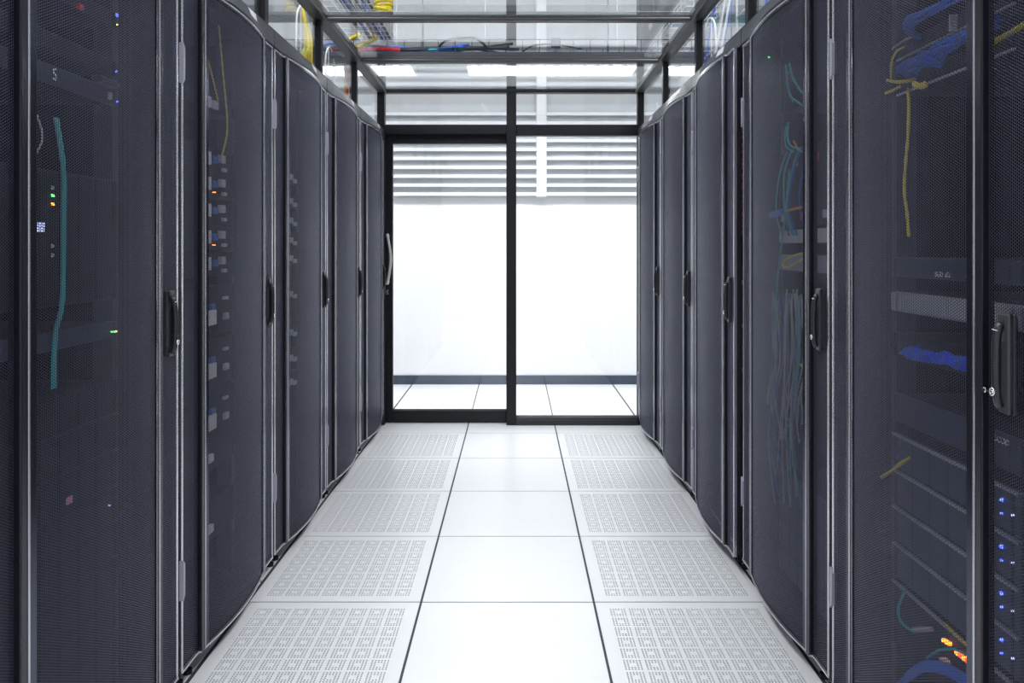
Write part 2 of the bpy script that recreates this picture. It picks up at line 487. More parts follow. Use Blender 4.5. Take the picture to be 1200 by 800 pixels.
def perforated(s0, s1, z0, z1, f, name):
    a = .0057; c = a*math.sqrt(3)/2; R = a/math.sqrt(3); r_ = .00268; th = .0008
    ns = int((s1-s0)/c); nz = int((z1-z0)/a)
    i = np.arange(ns+1); j = np.arange(nz+1)
    I, J = np.meshgrid(i, j, indexing='ij')
    S = (s0 + I*c).ravel(); Z = (z0 + J*a + (I % 2)*a/2).ravel()
    ang = np.radians(np.arange(6)*60)
    ca, sa = np.cos(ang), np.sin(ang)
    def ring(rad): return S[:,None] + rad*ca, Z[:,None] + rad*sa
    oS, oZ = ring(R*1.001); hS, hZ = ring(r_)
    def y(ss): return -f(ss)
    n = len(S)
    V = np.empty((n, 18, 3))
    V[:, 0:6, 0] = oS; V[:, 0:6, 1] = y(oS); V[:, 0:6, 2] = oZ
    V[:, 6:12, 0] = hS; V[:, 6:12, 1] = y(hS); V[:, 6:12, 2] = hZ
    V[:, 12:18, 0] = hS; V[:, 12:18, 1] = y(hS)+th; V[:, 12:18, 2] = hZ
    V[:, :, 0] -= HX; V[:, :, 1] -= HYY
    F = []
    for k in range(6):
        k2 = (k+1) % 6
        F.append((k, k2, 6+k2, 6+k)); F.append((6+k, 6+k2, 12+k2, 12+k))
    F = np.array(F)
    faces = (F[None] + (np.arange(n)*18)[:,None,None]).reshape(-1, 4)
    me = bpy.data.meshes.new(name)
    me.vertices.add(n*18); me.vertices.foreach_set('co', V.astype(np.float32).ravel())
    nf = len(faces)
    me.loops.add(nf*4); me.loops.foreach_set('vertex_index', faces.astype(np.int32).ravel())
    me.polygons.add(nf); me.polygons.foreach_set('loop_start', np.arange(0, nf*4, 4, dtype=np.int32))
    me.materials.append(M_PERF)
    me.update(calc_edges=True)
    return me

def off(mb):           # door space: origin on the hinge line
    mb.v = [(x-HX, y-HYY, z) for x, y, z in mb.v]; return mb

def sweep_profile(mb, f_front, z0, z1, ss, depth):
    """a rail that follows the door's plan profile"""
    n = len(ss)
    vs = []
    for s in ss:
        p_ = f_front(s)
        vs += [(s, -p_, z0), (s, -p_, z1), (s, depth, z1), (s, depth, z0)]
    fs = []
    for i in range(n-1):
        for k in range(4):
            fs.append((4*i+k, 4*i+(k+1) % 4, 4*(i+1)+(k+1) % 4, 4*(i+1)+k))
    fs += [(3,2,1,0), tuple(4*(n-1)+k for k in range(4))]
    mb.add(vs, fs); return mb

SS = [-.389, -.282, -.2805, -.256] + [AS*(-1+2*k/24) for k in range(1, 24)] + [.256, .2805, .282, .389]
def prof_front(s):
    a_ = abs(s)
    if a_ >= .2815: return .0018
    if a_ >= AS: return .0105
    return arc(s) + .0022

def bar_profile(s0, s1, p0, p1, rr=.003):
    # rounded bar in plan, from depth p0 (back) to -p1 (front)
    pts = []
    for cx, cy, a0 in ((s1-rr, -p1+rr, -90), (s1-rr, p0-rr, 0), (s0+rr, p0-rr, 90), (s0+rr, -p1+rr, 180)):
        for k in range(4):
            t_ = math.radians(a0 + 30*k)
            pts.append((cx+rr*math.cos(t_), cy+rr*math.sin(t_)))
    return pts

def build_rack():
    t = thing('server_rack', 'x', 'rack', (0,0,0), 0, 'black server racks along the aisle')
    cb = MB()
    cb.box(-.398,-.386,.032,1.0,.05,2.0).box(.386,.398,.032,1.0,.05,2.0)
    cb.box(-.386,.386,.985,1.0,.05,2.0).box(-.386,.386,.032,1.0,1.985,2.0).box(-.386,.386,.032,1.0,.05,.065)
    cb.build('cabinet', M_CAB, t)
    rl = MB()
    for sx in (-1, 1):
        rl.box(sx*.243-.002, sx*.243+.024*sx, .098, .104, .075, 1.975)
        rl.box(sx*.267, sx*.271, .098, .16, .075, 1.975)
    rl.build('mounting_rails', M_RAIL, t)
    pl = MB().box(-.392,.392,.070,.98,.0,.05,.003)
    pl.build('plinth', mat('grey_plinth', (.30,.31,.34), .4, grain=.06), t)
    for sx in (-.33, -.27, .27, .33):
        ft = MB().tube([(sx, .035, .0), (sx, .035, .012)], .014, 10).tube([(sx,.035,.012),(sx,.035,.05)], .006, 8)
        ft.build('levelling_foot', M_RUBBER, t)
    # top bezel: bowed canopy over the door
    def fb(s):
        a_ = abs(s)
        if a_ > .33: return .004
        return .004 + .030*(0.5+0.5*math.cos(math.pi*s/.33))
    N = 40
    bz = MB(); vs = []
    for k in range(N+1):
        x = -.397 + .794*k/N
        vs += [(x, -fb(x), 1.989), (x, -fb(x)-.001, 1.993), (x, -.004-.15*(fb(x)-.004), 2.047), (x, -.001-.1*(fb(x)-.004), 2.050), (x, .045, 2.050), (x, .045, 1.989)]
    fs = []
    for k in range(N):
        for q in range(6):
            fs.append((6*k+q, 6*k+(q+1) % 6, 6*(k+1)+(q+1) % 6, 6*(k+1)+q))
    fs += [(5,4,3,2,1,0), tuple(6*N+q for q in range(6))]
    bz.add(vs, [tuple(reversed(f)) for f in fs])
    bzo = bz.build('top_bezel', M_BEZEL, t)
    lb = MB(); vs = []
    def face(x, u):
        y0 = -fb(x)-.001; y1 = -.004-.15*(fb(x)-.004)
        return (x, y0+(y1-y0)*u-.0012, 1.993+.054*u+.0006)
    for k in range(5):
        x = .10 + .085*k/4
        vs += [face(x, .42), face(x, .94)]
    lb.add(vs, [(2*k, 2*k+2, 2*k+3, 2*k+1) for k in range(4)])
    lb.build('label_plate', M_LABEL, bzo)
    # door
    dm = MB()
    dm.prism(bar_profile(-.280,-AS,.012,.0125), ZD0, ZD1)
    dm.prism(bar_profile(AS,.280,.012,.0125), ZD0, ZD1)
    for sx in (-1, 1):
        x0, x1 = sorted((sx*.3855, sx*.389))
        dm.box(x0, x1, .002, .028, ZD0, ZD1)
    sweep_profile(dm, prof_front, ZD0, ZD0+.012, SS, .02)
    sweep_profile(dm, prof_front, ZD1-.012, ZD1, SS, .02)
    door = obj('door', off(dm).mesh('door', M_DOOR), t, (HX, HYY, 0))
    em = MB(); cm = MB(); rm = MB()
    for sx in (-1, 1):
        x0, x1 = sorted((sx*.3795, sx*.3895))
        em.prism(bar_profile(x0, x1, .010, .0022, .0015), ZD0+.001, ZD1-.001)
        x0, x1 = sorted((sx*.238, sx*.2575))
        e0, e1 = sorted((sx*.2555, sx*.2605))
        rm.prism(bar_profile(e0, e1, .0, .0150, .0018), ZD0+.001, ZD1-.001)
        cm.prism([(x0, .002), (x1, .002), (x1, -arc(x1 if sx < 0 else x1-.0015)-.0034), (x0, -arc(x0 if sx > 0 else x0+.0015)-.0034)], ZD0+.001, ZD1-.001)
    obj('crease_band', off(cm).mesh('crease_band', mat('satin_dark_band', (.08,.084,.11), .2, metal=.85, grain=.05)), door)
    obj('crease_highlight', off(rm).mesh('crease_highlight', mat('grey_crease_highlight', (.48,.49,.54), .22, metal=.9, grain=.05)), door)  # pale metal rod added to draw the bright highlight along the crease
    obj('edge_trim', off(em).mesh('edge_trim', M_EDGE), door)
    for za in (ZD0-.0015, ZD1-.0045):
        tr = MB()
        sweep_profile(tr, lambda s: prof_front(s)+.0012, za, za+.006, SS, .0)
        obj('lip_trim', off(tr).mesh('lip_trim', M_EDGE), door)
    obj('mesh_panel', perforated(-AS+.001, AS-.001, ZD0+.008, ZD1-.008, arc, 'mesh_panel'), door)
    side = perforated(.2790, .3835, ZD0+.008, ZD1-.008, lambda s: s*0, 'mesh_strip')
    obj('mesh_strip', side, door)
    obj('mesh_strip', side, door, (-.6625, 0, 0))
    hg = MB()
    for zc in (.32, 1.735):
        hg.add([(-.3935,.004,zc-.055),(-.3935,.004,zc+.055),(-.3785,-.007,zc+.042),(-.3785,-.007,zc-.042),(-.3905,-.008,zc+.055),(-.3905,-.008,zc-.055),(-.377,.004,zc+.042),(-.377,.004,zc-.042)],
               [(0,1,4,5),(5,4,2,3),(3,2,6,7),(1,6,2,4),(7,0,5,3)])
    hgm = [None, None]
    for q, zc in enumerate((.32, 1.735)):
        h_ = MB(); h_.v = hg.v[q*8:q*8+8]; h_.f = hg.f[:5]
        obj('hinge', off(h_).mesh('hinge', M_HINGE), door)
    # swing handle
    hz0, hz1, hs = .944, 1.117, .338
    hb = MB()
    hb.box(hs-.017, hs+.017, -.004, .004, hz0, hz1, .002)
    hb.box(hs+.004, hs+.017, -.013, -.002, hz0, hz1, .003)
    hb.box(hs-.017, hs+.017, -.012, -.002, hz1-.016, hz1, .003)
    hb.box(hs-.017, hs+.017, -.011, -.002, hz0, hz0+.014, .003)
    hb.add([(hs-.017,-.004,hz1-.05),(hs+.004,-.004,hz1-.05),(hs+.004,-.012,hz1-.014),(hs-.017,-.012,hz1-.014)], [(0,1,2,3)])
    hb.add([(hs-.017,-.011,hz0+.012),(hs+.004,-.011,hz0+.012),(hs+.004,-.004,hz0+.03),(hs-.017,-.004,hz0+.03)], [(0,1,2,3)])
    obj('handle', off(hb).mesh('handle', M_HANDLE), door)
    lv = MB().tube([(hs-.006,-.010,hz1-.020),(hs-.006,-.017,hz1-.034),(hs-.006,-.020,hz1-.08),(hs-.006,-.018,hz0+.03),(hs-.006,-.012,hz0+.012)], .0075, 8, smooth=4)
    obj('lever', off(lv).mesh('lever', M_LEVER, True), door)
    lk = MB().torus((hs-.006,-.0265,hz0+.037), (0,1,0), .0062, .0015, 14, 6)
    lk.tube([(hs-.006,-.018,hz0+.037),(hs-.006,-.027,hz0+.037)], .0030, 8)
    obj('lock', off(lk).mesh('lock', M_CHROME, True), door)
    lr = MB().torus((hs-.006,-.0205,hz1-.030), (0,.35,1), .0055, .0010, 12, 5)
    obj('lever_ring', off(lr).mesh('lever_ring', M_CHROME, True), door)
    return t

PROTO = build_rack()
LC = lambda i: 1.663 + .8*(i-1)
RC = lambda i: 1.643 + .8*(i-1)
XLF, XRF = -.914, .850
RACK = {}
lab = {
 ('L',1): 'nearest black server rack on the left, teal cable behind its bowed mesh door',
 ('L',2): 'second black server rack on the left, column of white and blue tags inside',
 ('L',3): 'third black server rack on the left, faint grey tags behind the mesh',
 ('L',4): 'fourth black server rack on the left, plain dark bowed door',
 ('L',5): 'last black server rack on the left, touching the glass partition by the pull handle',
 ('R',1): 'nearest black server rack on the right, blue cable bundles behind its mesh door',
 ('R',2): 'second black server rack on the right, hanging grey cables and pale boxes inside',
 ('R',3): 'third black server rack on the right with door slightly ajar over red cables',
 ('R',4): 'fourth black server rack on the right, closed, beyond the ajar door',
 ('R',5): 'last black server rack on the right, standing against the glass partition',
}
first = True
for side in 'LR':
    for i in range(1, 6):
        o = PROTO if first else dup(PROTO)
        first = False
        if side == 'L':
            o.location = (XLF, LC(i), 0); o.rotation_euler = (0,0,math.pi/2)
        else:
            o.location = (XRF, RC(i), 0); o.rotation_euler = (0,0,-math.pi/2)
        o['label'] = lab[(side, i)]
        RACK[(side, i)] = o
for ch in RACK[('R',3)].children:
    if ch.name.startswith('door'):
        ch.rotation_euler = (0,0,-math.radians(1.9))
# key left in the lock of the nearest right rack
for ch in RACK[('R',1)].children:
    if ch.name.startswith('door'):
        k = MB().box(.316,.328,-.0285,-.0275,.9795,.9825).torus((.313,-.028,.981),(0,1,0),.004,.001,12,5)
        obj('key', off(k).mesh('key', M_CHROME), ch)

# rack space -> world
def W(side, i, s, y, z):
    if side == 'L': return Vector((XLF - y, LC(i) + s, z))
    return Vector((XRF + y, RC(i) - s, z))
def PX(side, i, px, py, y=.09):
    """point at depth y behind the strip plane of that row, seen at a photograph pixel"""
    X = (-XLF if side == 'L' else XRF) + y
    dd = 889*X/abs(px-604)
    z = 1.23 + (290-py)*dd/889
    return (dd-LC(i) if side == 'L' else RC(i)-dd), z
ROT = {'L': math.pi/2, 'R': -math.pi/2}
def org(side, i, z): return W(side, i, 0, .095, z)

# ------------------------------------------------------------------ equipment inside the racks
def unit(side, i, z0, h, label, m=M_SERV, name='server', cat='server', group=None, depth=.6, style='plain'):
    """19-inch unit; local front plane y=0 facing -y, z from 0"""
    t = thing(name, label, cat, org(side, i, z0), ROT[side], group)
    MB().box(-.222, .222, .003, depth, .001, h-.002, .001).build('casing', M_CAB, t)
    MB().box(-.240, .240, -.004, .003, .001, h-.002, .0015).build('front_panel', m, t)
    for sx in (-1, 1):
        x0, x1 = sorted((sx*.224, sx*.242))
        MB().box(x0, x1, -.012, -.004, .003, h-.004, .002).build('ear', m, t)
    if style == 'drives':
        n = 6
        bm_ = MB().box(-.034, .034, -.010, -.004, .004, h-.006, .002).mesh('drive_bay', m)
        for k in range(n):
            obj('drive_bay', bm_, t, (-.18+.072*k, 0, 0))
    elif style == 'grille':
        bm_ = MB().box(-.20, .20, -.006, -.004, 0, .0025)
        me_ = bm_.mesh('grille_bar', m)
        for k in range(max(2, int((h-.012)/.007))):
            obj('grille_bar', me_, t, (0, 0, .006+.007*k))
    return t
def led(t, s, z, m, sz=.0025, name='indicator'):
    return MB().box(s-sz, s+sz, -.0155, -.004, z-sz, z+sz, sz*.4).build(name, m, t)
def plate(t, s0, s1, z0, z1, m, name='tag', d=.013):
    return MB().box(s0, s1, -d, -.004, z0, z1, .001).build(name, m, t)
def cable(name, side, i, pts, r, m, label, cat='cable', group=None, n=6, smooth=5):
    ws = [W(side, i, *p_) for p_ in pts]
    o = MB().tube([w - ws[0] for w in ws], r, n, smooth).build(name, m, None, ws[0], True)
    return tag(o, label, cat, group)

# --- left rack 1
S = ('L', 1)
t = unit(*S, 1.775, .044, 'dark switch near the top of the nearest left rack with red markings', M_SERV, 'network_switch', 'switch')
s, z = PX(*S, 57, 3); plate(t, s-.012, s+.012, .004, .026, M_REDC, 'red_sticker')
s, z = PX(*S, 69, 10); plate(t, s-.006, s+.006, .002, .030, M_GBOX, 'tag')
s, z = PX(*S, 92, 20); plate(t, s-.008, s+.008, .002, .014, M_REDC, 'red_sticker')
led(t, .233, .036, M_LED_B, .004)
led(t, .233, .012, M_LED_Y, .002)
t = unit(*S, 1.583, .045, 'blue grey storage unit with a white S mark in the nearest left rack', M_SERVB, 'storage_unit', 'server', style='grille')
s, z = PX(*S, 63, 89)
text_part('mark', 'S', .038, M_LABEL, t, Matrix.Translation((s, -.0075, .022)) @ Matrix.Rotation(math.pi/2, 4, 'X'))
MB().box(.13, .215, -.030, -.006, .040, .056, .003).build('carry_handle', M_SERVB, t)
led(t, .233, .012, M_LED_B, .002)
plate(t, .205, .212, .012, .03, M_GBOX)
t = unit(*S, 1.655, .044, 'plain dark unit above the blue grey storage unit in the nearest left rack', M_SERV)
led(t, .230, .014, M_LED_B, .0025)
t = unit(*S, 1.10, .30, 'tall dark blade chassis with a small lit display in the nearest left rack', M_SERV, 'blade_chassis', 'server', style='drives')
s, z = PX(*S, 42, 266)
ds = plate(t, s-.018, s+.018, z-1.10-.011, z-1.10+.011, M_SERVB, 'display', .012)
px_m = MB().box(-.0022, .0022, -.0135, -.0115, -.0016, .0016).mesh('display_segment', M_LED_W)
for a_ in range(5):
    for b_ in range(4):
        obj('display_segment', px_m, ds, (s-.0135+.0068*a_, 0, z-1.10-.0078+.0052*b_))
for px_, py_, m_ in ((36,278,M_LED_R),(58,229,M_LED_G),(58,239,M_LED_O)):
    s, z = PX(*S, px_, py_); led(t, s, z-1.10, m_, .0028)
for px_, py_ in ((58,220),(58,288),(58,299)):
    s, z = PX(*S, px_, py_); plate(t, s-.004, s+.004, z-1.104, z-1.096, M_GBOX)
t = unit(*S, 1.005, .044, 'dark unit with yellow indicator under the blade chassis, nearest left rack', M_SERVB)
led(t, .228, .016, M_LED_Y, .0022); led(t, .222, .016, M_LED_G, .0018)
zz = .10; k = 0
names = ['lowest', 'second lowest', 'third lowest', 'fourth lowest', 'fifth lowest', 'sixth lowest', 'seventh lowest', 'eighth lowest', 'ninth lowest']
while zz < .90:
    t = unit(*S, zz, .088, 'dark drive server, %s in the nearest left rack' % names[k], M_SERV, 'server', 'server', 'dark servers low in the nearest left rack', style='drives')
    if k == 6:
        s, z = PX(*S, 78, 588); plate(t, s-.012, s+.012, .02, .036, M_PINK, 'pink_label')
    if k == 5: led(t, .2, .05, M_LED_W, .0018)
    zz += .0895; k += 1
s0, z0 = PX(*S, 71, 138, .06); s1, z1 = PX(*S, 72, 350, .06); s2, z2 = PX(*S, 70, 455, .075)
for k in range(3):
    dx = (k-1)*.0048
    cable('fibre_cable', *S, [(s0+dx*1.2, .07, z0), (s0+dx, .055-.003*(k % 2), z0-.1), (s1+dx*.9, .055+.003*(k % 2), (z0+z1)/2), (s1+dx, .058, z1), (s2+dx, .085, z1-.08), (s2+dx*1.5, .088, z2)], .0028, M_TEAL,
          'teal fibre cable hanging in the thin vertical bundle of the nearest left rack', group='teal fibre cables in the nearest left rack')
s0, z0 = PX(*S, 49, 135, .07); s1, z1 = PX(*S, 36, 190, .07)
cable('grey_cable', *S, [(s0, .08, z0), (s0-.006, .065, z0-.05), (s1, .07, z1)], .002, M_GREYC, 'thin grey cable curving beside the teal bundle, nearest left rack')

# --- left rack 2 : tagged servers
S = ('L', 2)
def tags(t, px0, py, zb, big=False):
    s, z = PX(*S, 242, py); zr = z-zb
    if not big:
        plate(t, s-.012, s+.012, max(.006, zr-.021), zr+.021, M_LABEL, 'white_tag', .016)
        s2, _ = PX(*S, 250, py); plate(t, s2-.022, s2+.020, zr-.010, zr+.012, M_BLUT, 'blue_latch', .015)
        s3, _ = PX(*S, 258, py); plate(t, s3-.018, s3+.016, zr-.004, zr+.022, M_GBOX, 'grey_tag', .018)
        s4, _ = PX(*S, 261, py); plate(t, s4-.014, s4+.014, max(.004, zr-.032), max(.012, zr-.020), M_GBOX, 'grey_tag', .015)
    else:
        s, z = PX(*S, 245, py)
        plate(t, s-.032, s+.036, zr-.024, zr+.024, M_LABEL, 'white_tag', .016)
        plate(t, s+.0, s+.036, zr+.026, zr+.044, M_BLUT, 'blue_latch', .014)
        s4, _ = PX(*S, 263, py); plate(t, s4-.016, s4+.016, zr-.016, zr+.006, M_GBOX, 'grey_tag', .016)
        plate(t, s4-.018, s4+.018, zr+.052, zr+.062, M_GBOX, 'grey_tag', .014)
s, z = PX(*S, 242, 119)
t = unit(*S, z-.022, .044, 'slim switch with white and grey tags, topmost in the second left rack', M_SERV, 'network_switch', 'switch')
plate(t, s-.012, s+.016, .006, .04, M_LABEL, 'white_tag', .016)
s2, _ = PX(*S, 250, 119); plate(t, s2-.02, s2+.02, .008, .034, M_GBOX, 'grey_tag', .016)
nm = ['first', 'second', 'third', 'fourth', 'fifth']
for k, py in enumerate((185, 214.5, 246, 277.5, 309)):
    s, z = PX(*S, 242, py)
    t = unit(*S, z-.044, .086, 'dark server with blue latch, %s from the top of five in second left rack' % nm[k], M_SERV, 'server', 'server', 'blue latched servers in the second left rack')
    tags(t, 242, py, z-.044)
    if k in (1, 3): led(t, s+.05, .018, M_LED_O, .002)
    if k == 0: pass
for k, py in enumerate((373, 436, 497)):
    s, z = PX(*S, 245, py)
    t = unit(*S, z-.06, .165, 'tall dark server with large white tag, %s of three in second left rack' % ['top', 'middle', 'lowest'][k], M_SERV, 'server', 'server', 'tall tagged servers in the second left rack')
    tags(t, 245, py, z-.06, True)
for k, py in enumerate((537, 620)):
    s, z = PX(*S, 243, py)
    t = unit(*S, z-.05, .13, 'dark server with small pale tag, %s in the second left rack' % ['second lowest', 'lowest'][k], M_SERV)
    plate(t, s-.012, s+.026, .035, .06, M_LABEL, 'white_tag', .016)
s1, z1 = PX(*S, 241, 60, .06); s2, z2 = PX(*S, 247, 90, .06); s3, z3 = PX(*S, 259, 118, .06)
cable('yellow_cable', *S, [(s1-.05, .06, z1+.08), (s1, .06, z1), (s2, .055, z2), (s3, .07, z3)], .003, M_YELC, 'thin yellow cable slanting down to the top switch of the second left rack')
s1, z1 = PX(*S, 260, 30, .06); s2, z2 = PX(*S, 260, 90, .06); s3, z3 = PX(*S, 263, 150, .06); s4, z4 = PX(*S, 260, 182, .06)
cable('yellow_cable', *S, [(s1, .07, z1), (s2, .055, z2), (s3, .05, z3), (s4, .06, z4)], .003, M_YELC, 'thin yellow cable hanging straight beside the tags of the second left rack')

# --- left rack 3 : faint tags
S = ('L', 3)
for k, py in enumerate((208, 236, 259, 282, 303, 345, 390, 420, 448)):
    s, z = PX(*S, 340, py)
    t = unit(*S, z-.03, .075, 'dark server with faint grey tags, number %d down in third left rack' % (k+1), M_SERV, 'server', 'server', 'faintly seen servers in the third left rack')
    plate(t, s-.02, s+.02, .02, .045, M_GBOX, 'grey_tag', .014)
    plate(t, s+.04, s+.08, .01, .028, M_GBOX, 'grey_tag', .014)

# --- right rack 1
S = ('R', 1)
def ports(t, n, z, m=M_PORT):
    pm_ = MB().box(-.006,.006,-.0062,-.004,-.005,.005).mesh('port', m)
    for k in range(n):
        obj('port', pm_, t, (-.205+.41*k/(n-1), 0, z))
t = unit(*S, 1.686, .044, 'patch panel under the upper blue cable bundle, nearest right rack', M_SERV, 'patch_panel', 'panel')
ports(t, 24, .022); plate(t, -.22, .22, .001, .004, M_GALV, 'panel_lip', .012)
s, z = PX(*S, 1121, 35); plate(t, s-.003, s+.003, .004, .04, M_LABEL, 'bracket', .02)
t = unit(*S, 1.600, .044, 'patch panel under the lower blue cable bundle, nearest right rack', M_SERV, 'patch_panel', 'panel')
ports(t, 24, .022); plate(t, -.22, .22, .001, .005, M_GALV, 'panel_lip', .012)
def run(side, i, n, sA, sB, zc, rad, r, m, label, group, y0=.055, spread=.0, endA=None, endB=None, name='network_cable'):
    for k in range(n):
        a_ = 2*math.pi*k/n + .4
        q = rad*(0.45 + .55*((k*37) % 10)/9)
        dy, dz = q*math.cos(a_), q*math.sin(a_)
        pts = []
        if endA: pts.append((endA[0]+random.uniform(-.01,.01), endA[1], endA[2]+random.uniform(-.006,.006)))
        for j in range(5):
            u = j/4
            pts.append((sA+(sB-sA)*u, y0+dy+random.uniform(-.004,.004), zc+dz+random.uniform(-.004,.004)+spread*u*(k/n-.3)))
        if endB: pts.append((endB[0]+random.uniform(-.01,.01), endB[1], endB[2]+random.uniform(-.006,.006)))
        cable(name, side, i, pts, r, m, label, 'cable', group)
sA, _ = PX(*S, 1066, 44, .06); 
run(*S, 8, sA, .20, 1.742, .014, .0032, M_BLUEC, 'blue network cable in the upper bundle near the top, nearest right rack', 'upper blue cable bundle in the nearest right rack', .055, .045, endA=(sA-.012, .09, 1.715))
sA, _ = PX(*S, 1064, 92, .06); sB, _ = PX(*S, 1090, 85, .06)
run(*S, 10, sA, sB, 1.645, .016, .0036, M_BLUEC, 'blue network cable in the short tied bunch of the nearest right rack', 'short tied blue bunch in the nearest right rack', .05, 0, endA=(sA-.01, .085, 1.625), endB=(sB+.008, .08, 1.63))
sA, _ = PX(*S, 1098, 85, .06)
run(*S, 9, sA, .225, 1.652, .014, .0034, M_BLUEC, 'blue network cable in the second bundle, beside the short tied bunch', 'lower blue cable bundle in the nearest right rack', .052, 0.01, endA=(sA-.006, .08, 1.64))
def pxpath(side, i, pts, y=.06): 
    out = []
    for q in pts:
        yy = q[2] if len(q) > 2 else y
        s, z = PX(side, i, q[0], q[1], yy); out.append((s, yy, z))
    return out
cable('yellow_cable', *S, pxpath(*S, [(1060,55,.08),(1051,60),(1045,72),(1044,92,.07)]), .0030, M_YELC, 'small yellow cable loop left of the upper blue bundle')
cable('yellow_cable', *S, pxpath(*S, [(1040,94,.07),(1050,96),(1062,95),(1072,93,.08)]), .0042, M_YELC, 'short yellow patch lead running level under the yellow loop')
cable('yellow_cable', *S, pxpath(*S, [(1072,98),(1078,101),(1086,98,.07)]), .0075, M_YELC, 'stubby yellow lead under the tied blue bunch')
cable('yellow_cable', *S, pxpath(*S, [(1038,109),(1046,106),(1055,101,.07)]), .0036, M_YELC, 'short yellow lead poking out lowest near the patch panels')
cable('yellow_cable', *S, pxpath(*S, [(1064,104,.08),(1065,125),(1064,160),(1061,195),(1060,225),(1063,250),(1065,277)]), .0036, M_YELC, 'long yellow cable hanging straight down in the nearest right rack')
cable('yellow_cable', *S, pxpath(*S, [(1162,52),(1170,46),(1185,38),(1210,22)]), .0055, M_YELC, 'yellow cable lying on the lower blue bundle beside the near handle strip')
cable('yellow_cable', *S, pxpath(*S, [(1033,559),(1045,551),(1057,542),(1066,536,.08)]), .0042, M_YELC, 'loose yellow cable end beside the middle servers, nearest right rack')
for k in range(3):
    cable('grey_cable', *S, pxpath(*S, [(1046+3*k,57-2*k,.07),(1055+3*k,50-2*k),(1068+2*k,44-k,.08)]), .0022, M_GREYC, 'thin grey cable arching above the yellow loop, nearest right rack', group='grey leads by the yellow loop')

t = unit(*S, 1.158, .050, 'blue tinted server with a white word mark, nearest right rack', M_SERVB, 'server', 'server', style='grille')
s, z = PX(*S, 1104, 322, .085)
text_part('word_mark', 'SGD xGL', .0165, M_LABEL, t, Matrix.Translation((s, -.0075, z-1.158)) @ Matrix.Rotation(math.pi/2, 4, 'X'))
s, z = PX(*S, 1139, 323); led(t, s, z-1.158, M_LED_Y, .0026)
t = unit(*S, 1.072, .052, 'silver fronted server with divided grille, nearest right rack', M_SILV, 'server', 'server', style='drives')
t = unit(*S, .962, .062, 'dark switch behind the bright blue bundles, nearest right rack', M_SERV, 'network_switch', 'switch')
ports(t, 20, .030)
sA, _ = PX(*S, 1069, 408, .06); sB, _ = PX(*S, 1096, 408, .06)
run(*S, 9, sA, sB, .992, .013, .0044, M_BLUE2, 'vivid blue cable in the short bunch at waist height, nearest right rack', 'short vivid blue bunch at waist height', .05, 0, endA=(sA-.012, .085, .996), endB=(sB+.01, .085, .985))
sA, _ = PX(*S, 1104, 418, .06)
run(*S, 9, sA, .13, .996, .011, .0044, M_BLUE2, 'vivid blue cable in the long bunch at waist height, nearest right rack', 'long vivid blue bunch at waist height', .05, 0, endA=(sA-.008, .085, .99), endB=(.15, .08, .985))
t = unit(*S, .802, .072, 'dark blue grey server with a ringed white mark, nearest right rack', M_SERVB, 'server', 'server', style='grille')
s, z = PX(*S, 1172, 516, .085)
text_part('word_mark', 'OCOD', .0165, M_LABEL, t, Matrix.Translation((s, -.0085, z-.802)) @ Matrix.Rotation(math.pi/2, 4, 'X'))
led(t, s-.09, .03, M_LED_B, .002)
nm = ['top', 'second', 'third', 'fourth', 'fifth']
for k in range(4):
    z0 = .688 - .0895*k
    t = unit(*S, z0, .088, 'blue grey drive server with blue indicator, %s of four low in nearest right rack' % nm[k], M_SERVB, 'server', 'server', 'blue grey drive servers in the nearest right rack', style='drives')
    plate(t, -.236, .236, .080, .085, M_SILV, 'top_edge', .014)
    s, z = PX(*S, 1178, 580); led(t, s, .058, M_LED_B, .0030); led(t, s, .032, M_LED_B, .0018)
    s, z = PX(*S, 1191, 680); led(t, s, .040, M_LED_W, .0016)
ZS = .255
t = unit(*S, ZS, .158, 'dark switch with orange and red lights at the bottom of nearest right rack', M_SERV, 'network_switch', 'switch')
plate(t, -.236, .236, .150, .154, M_SILV, 'top_edge', .014)
ports(t, 20, .05)
for k in range(3):
    s, z = PX(*S, 1109+3*k, 750+2*k); led(t, s, z-ZS, M_LED_O, .0034)
for k in range(4):
    s, z = PX(*S, 1125+4*k, 765+3*k); led(t, s, z-ZS, M_LED_R if k % 2 else M_LED_O, .0038)
s, z = PX(*S, 1111, 780); plate(t, s-.010, s+.010, z-ZS-.015, z-ZS+.015, M_LABEL, 'tag', .02)
cable('teal_cable', *S, pxpath(*S, [(1060,693,.06),(1053,712),(1056,728),(1068,738),(1078,739,.07)]), .003, M_TEAL, 'teal cable curling into a pale plug at the bottom of nearest right rack')
cable('plug', *S, pxpath(*S, [(1070,738,.065),(1080,737,.065),(1092,737,.07)]), .0058, M_GREYC, 'pale cylindrical plug on the teal cable, nearest right rack', 'plug')
cable('yellow_cable', *S, pxpath(*S, [(1108,731,.075),(1120,743,.06),(1133,755,.06),(1150,770,.07)]), .0026, M_YELC, 'thin yellow cable lying along the top of the bottom switch, nearest right rack')
for k in range(9):
    dy = k*1.1
    cable('network_cable', *S, pxpath(*S, [(1050-k*1.5,806+dy*.4,.04+.004*(k % 3)),(1064,788+dy,.045),(1084,775+dy*1.2,.05),(1108,778+dy*1.3,.055),(1130,790+dy*1.4,.06),(1152,803+dy*1.5,.06)]), .0034, M_BLUEC,
          'blue network cable in the drooping bunch at the bottom of nearest right rack', group='drooping blue bunch in the nearest right rack')
cable('network_cable', *S, pxpath(*S, [(1086,771,.08),(1100,762,.06),(1115,760,.06),(1132,766,.07)]), .003, M_TEAL, 'teal network cable arching over the drooping blue bunch')

